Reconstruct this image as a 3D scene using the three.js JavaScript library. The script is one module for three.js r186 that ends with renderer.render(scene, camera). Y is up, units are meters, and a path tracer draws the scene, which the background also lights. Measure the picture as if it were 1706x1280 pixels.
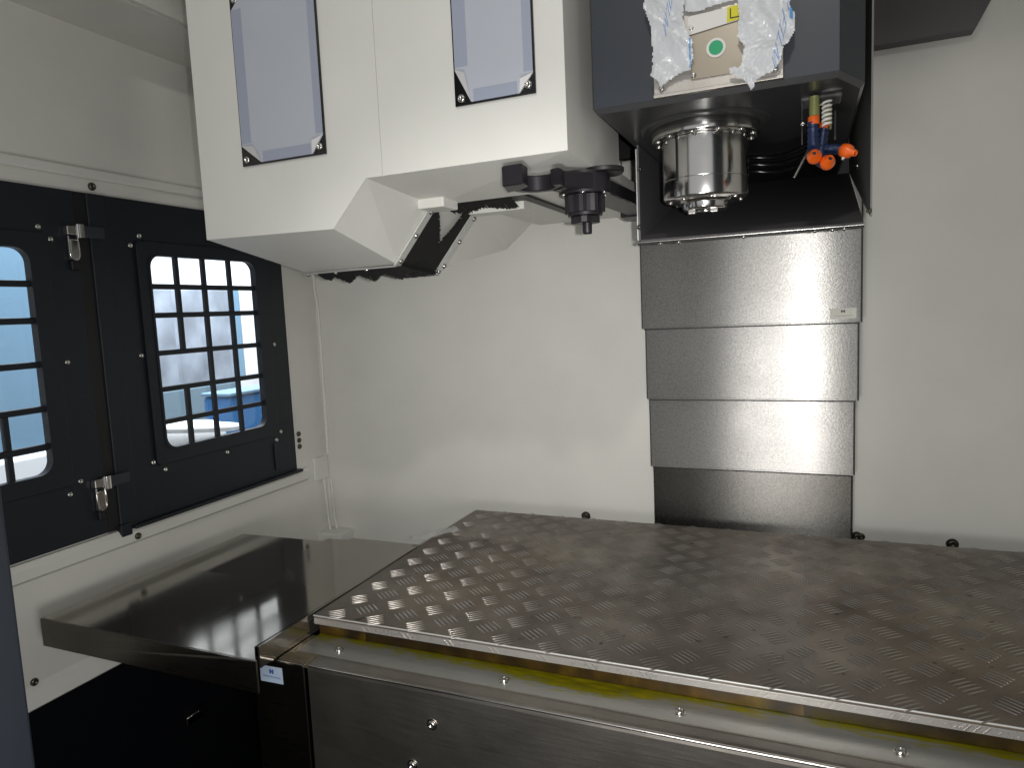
import * as THREE from 'three';
import { ImprovedNoise } from 'three/addons/math/ImprovedNoise.js';
import { mergeGeometries } from 'three/addons/utils/BufferGeometryUtils.js';
import { RoundedBoxGeometry } from 'three/addons/geometries/RoundedBoxGeometry.js';

// ---------------------------------------------------------------- camera, light, exposure
const scene = new THREE.Scene();
const camera = new THREE.PerspectiveCamera(58.2, 1024 / 769, 0.02, 60);
camera.position.set(0, 1.6, 0);
camera.rotation.order = 'YXZ';
camera.rotation.set(-0.10443, 0.40157, -0.04499);
scene.add(camera);
scene.background = new THREE.Color().setRGB(0.4, 0.402, 0.41);      // the dim factory hall around the machine

const renderer = new THREE.WebGLRenderer({ antialias: true });
renderer.toneMapping = THREE.LinearToneMapping;
renderer.toneMappingExposure = 1;
renderer.shadowMap.enabled = true;

const flash = new THREE.PointLight(new THREE.Color().setRGB(1, 0.985, 0.95), 1.2);   // the lamp of the phone, beside its lens
flash.position.set(0.031, 1.6, -0.012); flash.castShadow = true; flash.shadow.radius = 0.35; scene.add(flash);
const beam = new THREE.SpotLight(new THREE.Color().setRGB(1, 0.985, 0.95), 4.2, 0, 0.5, 1);    // the brighter middle of the same lamp's beam
beam.position.copy(flash.position); beam.target.position.set(-0.76, 1.26, -2.05); beam.castShadow = true; beam.shadow.radius = 0.35; scene.add(beam, beam.target);
const hall = new THREE.PointLight(new THREE.Color().setRGB(1, 0.97, 0.92), 2.0);     // hall lamp above the open door
hall.position.set(0.0, 2.85, 0.45); hall.castShadow = true; hall.shadow.radius = 2.2; scene.add(hall);
const low = new THREE.PointLight(new THREE.Color().setRGB(1, 0.985, 0.96), 1.35);       // unseen fill lamp added to lift the undersides and left wall
low.position.set(-0.2, 1.1, -0.2); low.castShadow = true; low.shadow.radius = 8; scene.add(low);
const outside = new THREE.RectAreaLight(new THREE.Color().setRGB(0.93, 0.97, 1), 42, 2.2, 2.2); // daylight in the hall left of the machine
outside.position.set(-3.0, 4.3, -3.0); outside.lookAt(-5.4, 1.5, -3.6); scene.add(outside);

// ---------------------------------------------------------------- helpers
let seed = 7;
const rnd = () => { seed = (seed * 1664525 + 1013904223) >>> 0; return seed / 4294967296; };
const V = (x, y, z) => new THREE.Vector3(x, y, z);
const names = {};
function numbered(n) { const k = names[n] = (names[n] ?? -1) + 1; return k ? `${n}_${String(k).padStart(3, '0')}` : n; }
function tag(o, label, category, group, kind) {
  if (label) o.userData.label = label; if (category) o.userData.category = category;
  if (group) o.userData.group = group; if (kind) o.userData.kind = kind; return o;
}
function thing(name, base, label, category, group) {
  const o = new THREE.Group(); o.name = numbered(name); o.position.set(...base); o.userData.base = true; scene.add(o);
  delete o.userData.base; return tag(o, label, category, group);
}
// geometry given in scene coordinates; a child is shifted by the base of its thing
function part(name, geo, mat, parent = scene) {
  const m = new THREE.Mesh(geo, mat); m.name = parent === scene ? numbered(name) : name; m.castShadow = m.receiveShadow = true;
  if (parent.isGroup) m.position.copy(parent.position).negate();
  parent.add(m); return m;
}
const struct = (name, geo, mat) => tag(part(name, geo, mat), null, null, null, 'structure');
function planarUV(g) {                                              // uv in metres, picked by the way each face looks
  const p = g.attributes.position, n = g.attributes.normal, uv = new Float32Array(p.count * 2);
  for (let i = 0; i < p.count; i++) {
    const ax = Math.abs(n.getX(i)), ay = Math.abs(n.getY(i)), az = Math.abs(n.getZ(i));
    if (ay >= ax && ay >= az) { uv[2 * i] = p.getX(i); uv[2 * i + 1] = p.getZ(i); }
    else if (ax >= az) { uv[2 * i] = p.getZ(i); uv[2 * i + 1] = p.getY(i); }
    else { uv[2 * i] = p.getX(i); uv[2 * i + 1] = p.getY(i); }
  }
  g.setAttribute('uv', new THREE.BufferAttribute(uv, 2)); return g;
}
const flat = (g) => { const f = g.index ? g.toNonIndexed() : g; f.computeVertexNormals(); return planarUV(f); };
function box(x0, x1, y0, y1, z0, z1, r = 0) {
  const w = Math.abs(x1 - x0), h = Math.abs(y1 - y0), d = Math.abs(z1 - z0);
  const g = r ? new RoundedBoxGeometry(w, h, d, 2, Math.min(r, w / 2.01, h / 2.01, d / 2.01)) : new THREE.BoxGeometry(w, h, d).toNonIndexed();
  g.translate((x0 + x1) / 2, (y0 + y1) / 2, (z0 + z1) / 2); return planarUV(g);
}
function faces(...polys) {                                          // flat polygons, each a list of [x, y, z]
  const a = [];
  for (const f of polys) {
    const n = V(0, 0, 0); f.forEach((p, i) => { const q = f[(i + 1) % f.length]; n.x += (p[1] - q[1]) * (p[2] + q[2]); n.y += (p[2] - q[2]) * (p[0] + q[0]); n.z += (p[0] - q[0]) * (p[1] + q[1]); });
    const m = [Math.abs(n.x), Math.abs(n.y), Math.abs(n.z)], k = m.indexOf(Math.max(...m)), [u, v] = [[1, 2], [2, 0], [0, 1]][k], flip = n.getComponent(k) < 0;
    const pts = f.map((p) => new THREE.Vector2(flip ? -p[u] : p[u], p[v]));
    for (const t of THREE.ShapeUtils.triangulateShape(pts, [])) for (const i of t) a.push(...f[i]);
  }
  const g = new THREE.BufferGeometry(); g.setAttribute('position', new THREE.Float32BufferAttribute(a, 3));
  g.computeVertexNormals(); return planarUV(g);
}
function slab(poly, t) {                                            // a flat polygon given the thickness vector t
  const q = poly.map(([x, y, z]) => [x + t[0], y + t[1], z + t[2]]), fs = [poly, [...q].reverse()];
  poly.forEach((p, i) => { const j = (i + 1) % poly.length; fs.push([p, q[i], q[j], poly[j]].reverse()); });
  return faces(...fs);
}
function prism(sections) {                                          // sections: rings of equally many points, closed at both ends
  const fs = [[...sections[0]], [...sections[sections.length - 1]].reverse()];
  for (let s = 0; s < sections.length - 1; s++) sections[s].forEach((p, i) => {
    const j = (i + 1) % sections[s].length; fs.push([sections[s][j], p, sections[s + 1][i], sections[s + 1][j]]);
  });
  return faces(...fs);
}
function roundRect(u0, u1, v0, v1, r, S = THREE.Shape) {
  const s = new S();
  s.moveTo(u0 + r, v0); s.lineTo(u1 - r, v0); s.absarc(u1 - r, v0 + r, r, -Math.PI / 2, 0); s.lineTo(u1, v1 - r); s.absarc(u1 - r, v1 - r, r, 0, Math.PI / 2);
  s.lineTo(u0 + r, v1); s.absarc(u0 + r, v1 - r, r, Math.PI / 2, Math.PI); s.lineTo(u0, v0 + r); s.absarc(u0 + r, v0 + r, r, Math.PI, Math.PI * 1.5); return s;
}
// plate standing in the plane of the left wall: z and y limits, holes with round corners, from x0 to x1
function wallPlate(z0, z1, y0, y1, holes, x0, x1, r = 0.002, bevel = 0) {
  const s = roundRect(-z0, -z1, y0, y1, r);
  for (const [a, b, c, d, hr] of holes) s.holes.push(roundRect(-a, -b, c, d, hr, THREE.Path));
  const g = new THREE.ExtrudeGeometry(s, { depth: x1 - x0 - 2 * bevel, bevelEnabled: bevel > 0, bevelSize: bevel, bevelThickness: bevel, bevelSegments: 2, bevelOffset: -bevel, curveSegments: 8 });
  g.rotateY(Math.PI / 2); g.translate(x0 + bevel, 0, 0); return planarUV(g);
}
const cyl = (r0, r1, a, b, n = 24, open = false) => {               // tapered cylinder from a to b
  const A = V(...a), B = V(...b), d = B.clone().sub(A), g = new THREE.CylinderGeometry(r1, r0, d.length(), n, 1, open);
  g.applyQuaternion(new THREE.Quaternion().setFromUnitVectors(V(0, 1, 0), d.clone().normalize())); g.translate(...A.add(B).multiplyScalar(0.5).toArray()); return g;
};
const lathe = (pts, x, z, n = 64) => { const g = new THREE.LatheGeometry(pts.map(([r, y]) => new THREE.Vector2(r, y)), n); g.translate(x, 0, z); return g; };
const tube = (pts, r, n = 40, k = 10) => new THREE.TubeGeometry(new THREE.CatmullRomCurve3(pts.map((p) => V(...p))), n, r, k);
const merge = (...gs) => mergeGeometries(gs.flat().map((g) => { const f = g.index ? g.toNonIndexed() : g; for (const k of Object.keys(f.attributes)) if (!['position', 'normal', 'uv'].includes(k)) f.deleteAttribute(k); return f; }));
// one socket head screw: a domed head with a recessed hexagon, sharing its geometry
const screwGeo = new THREE.LatheGeometry([[0, 0.25], [0.42, 0.25], [0.46, 0.62], [0.7, 0.6], [0.93, 0.4], [1, 0.12], [1, -0.1]].map(([r, y]) => new THREE.Vector2(r, y)), 14);
const washerGeo = new THREE.CylinderGeometry(1.35, 1.35, 0.18, 16);
function screw(parent, p, n, r, mat, name = 'screw', washer = false) {
  const m = new THREE.Mesh(screwGeo, mat); m.name = name; m.scale.setScalar(r); m.castShadow = m.receiveShadow = true;
  m.quaternion.setFromUnitVectors(V(0, 1, 0), V(...n).normalize());
  m.position.set(...p); if (parent.isGroup) m.position.sub(parent.position);
  parent.add(m);
  if (washer) { const w = new THREE.Mesh(washerGeo, mat); w.name = 'washer'; w.castShadow = true; m.add(w); }
  return m;
}

// ---------------------------------------------------------------- textures and materials
const noise = new ImprovedNoise();
function tex(n, f, repeat, srgb = false) {                           // f(u, v) in 0..1 -> grey or [r, g, b] in 0..1
  const d = new Uint8Array(n * n * 4);
  for (let j = 0; j < n; j++) for (let i = 0; i < n; i++) {
    const c = f(i / n, j / n), k = (j * n + i) * 4, a = Array.isArray(c) ? c : [c, c, c];
    for (let q = 0; q < 3; q++) d[k + q] = Math.max(0, Math.min(255, a[q] * 255)); d[k + 3] = 255;
  }
  const t = new THREE.DataTexture(d, n, n); t.wrapS = t.wrapT = THREE.RepeatWrapping; t.magFilter = THREE.LinearFilter; t.minFilter = THREE.LinearFilter;
  if (srgb) t.colorSpace = THREE.SRGBColorSpace; t.repeat.set(...repeat); t.needsUpdate = true; return t;
}
const fbm = (x, y, z = 0, o = 4) => { let s = 0, a = 0.5; for (let i = 0; i < o; i++) { s += a * noise.noise(x, y, z + i * 7.3); x *= 2.03; y *= 2.03; a *= 0.5; } return s; };
const hash = (i, j) => { const s = Math.sin(i * 127.1 + j * 311.7) * 43758.5453; return s - Math.floor(s); };

const peel = tex(512, (u, v) => 0.5 + 0.5 * fbm(u * 60, v * 60, 1, 2), [1.6, 1.6]);
const paintTone = tex(256, (u, v) => { const k = 0.955 + 0.05 * fbm(u * 3, v * 3, 4) + 0.03 * fbm(u * 17, v * 17, 9, 3); return [k, k, k * 0.995]; }, [0.35, 0.35], true);
const lin = (r, g, b) => new THREE.Color().setRGB(r, g, b);
const paint = (c, rough = 0.42, extra = {}) => new THREE.MeshStandardMaterial({ color: c, roughness: rough, side: THREE.DoubleSide, bumpMap: peel, bumpScale: 0.00012, ...extra });
const brushed = tex(512, (u, v) => 0.72 + 0.12 * noise.noise(u * 5, v * 240, 3) + 0.08 * (hash(Math.floor(u * 12), Math.floor(v * 512)) - 0.5) + 0.1 * fbm(u * 4, v * 4, 2), [2.2, 2.2]);
const speckle = tex(512, (u, v) => 0.75 + 0.2 * (hash(Math.floor(u * 512), Math.floor(v * 512)) - 0.5) + 0.12 * fbm(u * 6, v * 6, 6, 3), [1.8, 1.8]);
const smudge = tex(512, (u, v) => 0.45 + 0.6 * fbm(u * 4, v * 4, 11, 5) + 0.1 * fbm(u * 60, v * 12, 5, 2), [0.8, 0.8]);
const coverTone = tex(512, (u, v) => { const k = 0.93 + 0.05 * fbm(u * 4, v * 4, 21, 3) + 0.11 * noise.noise(u * 150, v * 150, 8) + 0.1 * (hash(Math.floor(u * 256), Math.floor(v * 256)) - 0.5); return [k, k * 0.995, k * 0.985]; }, [1.6, 1.6], true);
const grain = tex(512, (u, v) => 0.5 + 0.55 * noise.noise(u * 150, v * 150, 3) + 0.3 * noise.noise(u * 61, v * 61, 13), [1.6, 1.6]);
const metalTone = tex(512, (u, v) => { const k = 0.9 + 0.16 * fbm(u * 6, v * 6, 21, 5) + 0.05 * (hash(Math.floor(u * 512), Math.floor(v * 512)) - 0.5); return [k, k * 0.99, k * 0.975]; }, [1.3, 1.3], true);

const M = {
  white: paint(lin(0.78, 0.775, 0.735), 0.45, { map: paintTone }),
  wall: paint(lin(0.79, 0.78, 0.735), 0.38, { map: paintTone, bumpScale: 0.0003 }),
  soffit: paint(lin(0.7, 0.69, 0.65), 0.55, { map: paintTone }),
  navy: paint(lin(0.0075, 0.0105, 0.017), 0.5),
  post: paint(lin(0.02, 0.027, 0.038), 0.5),
  grey: paint(lin(0.026, 0.032, 0.042), 0.45),
  charcoal: paint(lin(0.1, 0.096, 0.1), 0.6),
  under: paint(lin(0.045, 0.045, 0.047), 0.28),
  black: new THREE.MeshStandardMaterial({ color: lin(0.008, 0.008, 0.009), roughness: 0.5, side: THREE.DoubleSide }),
  gloss: new THREE.MeshStandardMaterial({ color: lin(0.006, 0.006, 0.007), roughness: 0.15, side: THREE.DoubleSide }),
  bristle: new THREE.MeshStandardMaterial({ color: lin(0.006, 0.006, 0.006), roughness: 0.9, side: THREE.DoubleSide }),
  armBlack: new THREE.MeshStandardMaterial({ color: lin(0.02, 0.018, 0.022), metalness: 0.3, roughness: 0.42, side: THREE.DoubleSide }),
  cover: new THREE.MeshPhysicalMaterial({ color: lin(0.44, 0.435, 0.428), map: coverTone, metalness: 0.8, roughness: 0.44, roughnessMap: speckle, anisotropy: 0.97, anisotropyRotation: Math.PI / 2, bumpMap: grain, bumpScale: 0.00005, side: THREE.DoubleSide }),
  coverLow: new THREE.MeshPhysicalMaterial({ color: lin(0.19, 0.186, 0.178), map: coverTone, metalness: 1, roughness: 0.38, roughnessMap: speckle, anisotropy: 0.9, anisotropyRotation: Math.PI / 2, bumpMap: grain, bumpScale: 0.00005, side: THREE.DoubleSide }),  // lowest sheet: darker copy of cover, its dark reflection put into the colour
  tray: new THREE.MeshStandardMaterial({ color: lin(0.32, 0.302, 0.272), metalness: 0.92, roughness: 0.24, roughnessMap: smudge, side: THREE.DoubleSide }),
  steel: new THREE.MeshPhysicalMaterial({ color: lin(0.62, 0.6, 0.57), map: metalTone, metalness: 1, roughness: 0.55, roughnessMap: brushed, bumpMap: brushed, bumpScale: 0.00008, side: THREE.DoubleSide }),
  plateDark: new THREE.MeshPhysicalMaterial({ color: lin(0.24, 0.226, 0.205), map: metalTone, metalness: 1, roughness: 0.42, roughnessMap: brushed, side: THREE.DoubleSide }),
  apron: new THREE.MeshPhysicalMaterial({ color: lin(0.5, 0.475, 0.44), map: metalTone, metalness: 0.95, roughness: 0.5, roughnessMap: brushed, side: THREE.DoubleSide }),
  chrome: new THREE.MeshStandardMaterial({ color: lin(0.75, 0.73, 0.7), metalness: 1, roughness: 0.09, side: THREE.DoubleSide }),
  spindle: new THREE.MeshPhysicalMaterial({ color: lin(0.72, 0.71, 0.69), metalness: 1, roughness: 0.16, side: THREE.DoubleSide }),
  bolt: new THREE.MeshStandardMaterial({ color: lin(0.6, 0.58, 0.55), metalness: 1, roughness: 0.22 }),
  darkBolt: new THREE.MeshStandardMaterial({ color: lin(0.12, 0.11, 0.09), metalness: 1, roughness: 0.4 }),
  alu: new THREE.MeshStandardMaterial({ color: lin(0.6, 0.6, 0.58), metalness: 0.4, roughness: 0.4, side: THREE.DoubleSide }),
  film: new THREE.MeshPhysicalMaterial({ color: lin(0.5, 0.53, 0.6), roughness: 0.35, side: THREE.DoubleSide, map: paintTone }),
  filmEdge: new THREE.MeshPhysicalMaterial({ color: lin(0.33, 0.36, 0.45), roughness: 0.35, side: THREE.DoubleSide }),
  filmFold: new THREE.MeshStandardMaterial({ color: lin(0.6, 0.6, 0.6), roughness: 0.5, side: THREE.DoubleSide }),
  orange: new THREE.MeshPhysicalMaterial({ color: lin(0.85, 0.13, 0.008), roughness: 0.35, clearcoat: 0.3 }),
  blue: new THREE.MeshStandardMaterial({ color: lin(0.006, 0.018, 0.07), roughness: 0.42 }),
  brass: new THREE.MeshStandardMaterial({ color: lin(0.3, 0.31, 0.12), metalness: 0.35, roughness: 0.4 }),
  glass: new THREE.MeshPhysicalMaterial({ color: lin(0.93, 0.95, 0.97), transmission: 1, thickness: 0, roughness: 0.12, roughnessMap: smudge, side: THREE.DoubleSide }),
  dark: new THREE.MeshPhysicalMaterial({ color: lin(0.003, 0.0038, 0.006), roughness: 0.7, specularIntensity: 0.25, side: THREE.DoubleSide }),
  paper: new THREE.MeshStandardMaterial({ color: lin(0.68, 0.67, 0.64), roughness: 0.6, side: THREE.DoubleSide }),
};

// ---------------------------------------------------------------- enclosure (the setting)
struct('floor', box(-9, 6, -0.06, 0, -9, 5), paint(lin(0.32, 0.33, 0.34), 0.5));
struct('wall_back', box(-1.66, 1.62, 0, 2.62, -2.11, -2.05), M.wall);
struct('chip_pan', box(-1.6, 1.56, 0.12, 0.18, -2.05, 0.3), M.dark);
{ // left wall: one sheet with a wide opening behind the window doors
  const g = wallPlate(0.35, -2.05, 0.75, 2.62, [[-0.40, -1.83, 1.14, 1.88, 0.01]], -1.68, -1.632);
  struct('wall_left', g, M.wall);
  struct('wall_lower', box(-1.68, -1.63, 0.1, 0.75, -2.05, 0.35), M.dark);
}
struct('wall_right', box(1.56, 1.62, 0, 2.62, -2.05, 0.35), M.wall);
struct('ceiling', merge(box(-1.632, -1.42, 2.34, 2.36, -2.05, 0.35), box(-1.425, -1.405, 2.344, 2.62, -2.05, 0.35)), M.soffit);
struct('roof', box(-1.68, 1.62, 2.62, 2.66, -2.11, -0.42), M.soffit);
struct('wall_front', merge(box(-1.68, -0.85, 0, 0.98, -0.34, -0.28), box(-0.85, 1.62, 0, 0.98, -0.06, 0.0)), paint(lin(0.1, 0.1, 0.1), 0.5));
struct('light_block_right', box(0.5, 1.62, 0.98, 2.66, -0.06, 0), M.post);  // unseen panel added to keep hall light off the right side
{
  const t = thing('door_post', [-0.8, 0, -0.4], 'dark blue-grey painted door post at the left edge of the photo', 'post');
  part('column', box(-1.1, -0.812, 0, 2.6, -0.46, -0.34, 0.012), M.post, t);
  part('edge_strip', box(-0.8115, -0.802, 0, 2.6, -0.46, -0.40, 0.004), M.navy, t);
}
// thin folded rails on the left wall
function rail(name, geo, label) { const r = part(name, geo, M.white); tag(r, label, 'trim'); return r; }
rail('upper_rail', box(-1.632, -1.618, 1.972, 1.998, -2.05, 0.3, 0.006), 'white folded rail along the left wall above the dark window doors');
{
  const r = thing('lower_rail', [-1.63, 1.05, -1.2], 'white folded ledge under the dark window doors on the left wall', 'trim');
  const s = new THREE.Shape([[0, 1.035], [0.02, 1.046], [0.022, 1.072], [0.012, 1.084], [0, 1.084]].map(([x, y]) => new THREE.Vector2(x, y)));
  const g = new THREE.ExtrudeGeometry(s, { depth: 1.4, bevelEnabled: false }); g.translate(-1.632, 0, -1.93 + 0.0);
  part('ledge', flat(g.clone()), M.white, r);
  screw(r, [-1.61, 1.058, -1.236], [1, 0, 0], 0.009, M.darkBolt);
  screw(r, [-1.631, 1.956, -1.225], [1, 0, 0], 0.0001, M.darkBolt).removeFromParent();
}
{
  const t = thing('lower_flange', [-1.63, 0.75, -1.1], 'white sheet flange at the bottom of the left wall below the dark cover', 'trim');
  part('flange', slab([[-1.632, 0.795, -2.04], [-1.632, 0.795, 0.3], [-1.606, 0.752, 0.3], [-1.606, 0.752, -2.04]], [-0.004, -0.004, 0]), M.white, t);
  screw(t, [-1.63, 0.802, -0.952], [1, 0, 0], 0.009, M.darkBolt);
}
{
  const t = thing('wall_screw', [-1.63, 1.956, -1.225], 'dark screw in the white rail above the dark window doors', 'screw');
  screw(t, [-1.631, 1.956, -1.225], [1, 0, 0], 0.01, M.darkBolt, 'screw_head');
  const t2 = tag(part('rail_slot', box(-1.406, -1.403, 2.385, 2.392, -1.30, -1.285), M.black), 'small dark slot in the white beam at the top left', 'slot');
}
for (let i = 0; i < 3; i++) {
  const t = thing('plug_bolt', [-1.62, 1.207 - i * 0.0225, -1.902], ['top', 'middle', 'bottom'][i] + ' one of three small dark bolts stacked beside the dark door', 'bolt');
  screw(t, [-1.631, 1.207 - i * 0.0225, -1.908], [1, 0, 0], 0.009, M.darkBolt, 'bolt_head');
}
{ // folded trim in the corner of left and back wall
  const t = thing('corner_trim', [-1.6, 0.9, -2.0], 'white folded sheet trim in the corner beside the dark door', 'trim');
  part('door_jamb', box(-1.632, -1.6255, 1.06, 2.3, -1.892, -1.882, 0.003), M.white, t);
  part('upper_bead', tube([[-1.612, 2.3, -2.03], [-1.612, 1.70, -2.03], [-1.607, 1.66, -2.03], [-1.607, 1.115, -2.03]], 0.0065, 30, 10), M.white, t);
  part('joint_plate', box(-1.632, -1.622, 1.02, 1.105, -2.045, -1.97, 0.003), M.white, t);
  part('lower_bead', merge(tube([[-1.622, 1.02, -2.015], [-1.612, 0.85, -2.015], [-1.60, 0.80, -2.01]], 0.005, 20, 8), tube([[-1.607, 1.02, -2.035], [-1.60, 0.86, -2.035], [-1.58, 0.79, -2.03]], 0.005, 20, 8)), M.white, t);
  part('foot_block', box(-1.632, -1.53, 0.70, 0.832, -2.05, -1.965, 0.004), M.white, t);
}

// ---------------------------------------------------------------- dark window doors on the left wall
const XW = -1.62;
function windowIn(t, z0, z1, y0, y1, zs, ys, skip, trim) {            // grid of bars with a pane in every cell, inside a raised frame
  part('window_frame', wallPlate(trim[0], trim[1], trim[2], trim[3], [[z0, z1, y0, y1, 0.035]], XW + 0.001, XW + 0.009, 0.012, 0.002), M.navy, t);
  part('window_lip', wallPlate(z0 + 0.004, z1 - 0.004, y0 - 0.004, y1 + 0.004, [[z0 - 0.003, z1 + 0.003, y0 + 0.003, y1 - 0.003, 0.033]], XW - 0.0105, XW + 0.0115, 0.034), M.navy, t);
  for (const y of ys) part('grid_bar', box(XW - 0.008, XW + 0.003, y - 0.0075, y + 0.0075, z0 + 0.004, z1 - 0.004, 0.003), M.navy, t);
  const rows = [y1, ...ys, y0];
  for (let c = 0; c < zs.length; c++) for (let r = 0; r < rows.length - 1; r++) {
    if (skip(c, r)) continue;
    part('grid_bar', box(XW - 0.009, XW + 0.002, rows[r + 1] + (r === rows.length - 2 ? -0.004 : 0.006), rows[r] + (r ? -0.006 : 0.004), zs[c] - 0.0072, zs[c] + 0.0072, 0.002), M.navy, t);
  }
  const cols = [z0, ...zs, z1];
  for (let c = 0; c < cols.length - 1; c++) for (let r = 0; r < rows.length - 1; r++)
    part('pane', box(XW - 0.0145, XW - 0.0115, rows[r + 1] + 0.0005, rows[r] - 0.0005, cols[c + 1] + 0.0005, cols[c] - 0.0005), M.glass, t);
}
{
  const t = thing('window_door', [XW, 1.08, -1.55], 'dark navy panel with a six-row grid window beside the white corner', 'door');
  part('door_panel', wallPlate(-1.222, -1.875, 1.084, 1.936, [[-1.346, -1.747, 1.259, 1.801, 0.038]], XW - 0.011, XW, 0.003, 0.0015), M.navy, t);
  windowIn(t, -1.351, -1.742, 1.264, 1.796, [-1.447, -1.5425, -1.6415], [1.711, 1.633, 1.530, 1.430, 1.340], (c, r) => c === 0 && r === 3, [-1.318, -1.79, 1.226, 1.83]);
  part('bottom_lip', box(XW - 0.005, XW + 0.02, 1.080, 1.090, -1.885, -1.225, 0.004), M.navy, t);
  for (const [y, z] of [[1.816, -1.306], [1.843, -1.335], [1.528, -1.306], [1.238, -1.31], [1.211, -1.345], [1.213, -1.568], [1.21, -1.783], [1.234, -1.805], [1.527, -1.808], [1.81, -1.80]])
    screw(t, [XW + 0.001, y, z], [1, 0, 0], 0.0072, M.bolt);
  part('side_bar', box(XW, XW + 0.006, 1.11, 1.2, -1.775, -1.768, 0.002), M.black, t);
}
{
  const t = thing('door_mullion', [XW, 1.07, -1.21], 'dark navy upright strip between the two grid windows', 'mullion');
  part('strip', box(XW - 0.011, XW + 0.004, 1.070, 1.936, -1.248, -1.196, 0.003), M.navy, t);
  part('inner_strip', box(XW - 0.011, XW - 0.001, 1.088, 1.936, -1.196, -1.165), M.black, t);
  part('foot', box(XW - 0.008, XW + 0.012, 1.068, 1.10, -1.222, -1.19, 0.003), M.navy, t);
}
{
  const t = thing('window_door', [XW, 1.08, -0.8], 'dark navy door leaf with a grid window cut by the left edge of the photo', 'door');
  part('door_panel', wallPlate(-0.30, -1.163, 1.09, 1.936, [[-0.535, -1.047, 1.265, 1.801, 0.045]], XW - 0.011, XW + 0.002, 0.003, 0.0015), M.navy, t);
  windowIn(t, -0.540, -1.042, 1.270, 1.795, [-0.63, -0.73, -0.83, -0.952], [1.712, 1.628, 1.527, 1.424, 1.336], (c, r) => c === 3 && r < 4, [-0.5, -1.085, 1.232, 1.83]);
  for (const [y, z] of [[1.842, -1.07], [1.816, -1.096], [1.527, -1.103], [1.237, -1.103], [1.212, -1.074], [1.842, -0.8], [1.212, -0.8]]) screw(t, [XW + 0.003, y, z], [1, 0, 0], 0.0068, M.bolt);
}
function latch(y, which) {                                          // draw latch: housing, lever that reaches over the mullion, keeper below
  const t = thing('door_latch', [XW, y, -1.15], which, 'latch', 'chrome latches between the two dark doors');
  part('lever', box(XW + 0.014, XW + 0.022, y - 0.014, y + 0.014, -1.222, -1.165, 0.002), M.grey, t);
  part('hinge_barrel', cyl(0.011, 0.011, [XW + 0.018, y - 0.016, -1.16], [XW + 0.018, y + 0.016, -1.16], 16), M.chrome, t);
  part('bracket', box(XW + 0.002, XW + 0.02, y - 0.01, y + 0.012, -1.152, -1.128, 0.003), M.bolt, t);
  part('wire_loop', tube([[XW + 0.012, y - 0.012, -1.134], [XW + 0.014, y - 0.03, -1.133], [XW + 0.014, y - 0.062, -1.135], [XW + 0.013, y - 0.068, -1.145], [XW + 0.014, y - 0.062, -1.155], [XW + 0.014, y - 0.03, -1.157], [XW + 0.012, y - 0.012, -1.156]], 0.0019, 40, 8), M.chrome, t);
  part('toggle', box(XW + 0.003, XW + 0.016, y - 0.068, y - 0.018, -1.156, -1.134, 0.004), M.chrome, t);
  part('keeper', box(XW + 0.001, XW + 0.013, y - 0.092, y - 0.07, -1.155, -1.135, 0.003), M.armBlack, t);
}
latch(1.838, 'upper chrome toggle latch bridging the dark doors');
latch(1.222, 'lower chrome toggle latch bridging the dark doors');
{
  const t = thing('drain_latch', [-1.6, 0.49, -1.36], 'small chrome fitting glinting in the dark below the steel tray', 'latch');
  part('plate', box(-1.63, -1.618, 0.462, 0.488, -1.395, -1.335, 0.003), M.chrome, t);
  part('knob', cyl(0.012, 0.009, [-1.625, 0.488, -1.37], [-1.59, 0.505, -1.365], 14), M.chrome, t);
}

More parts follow.
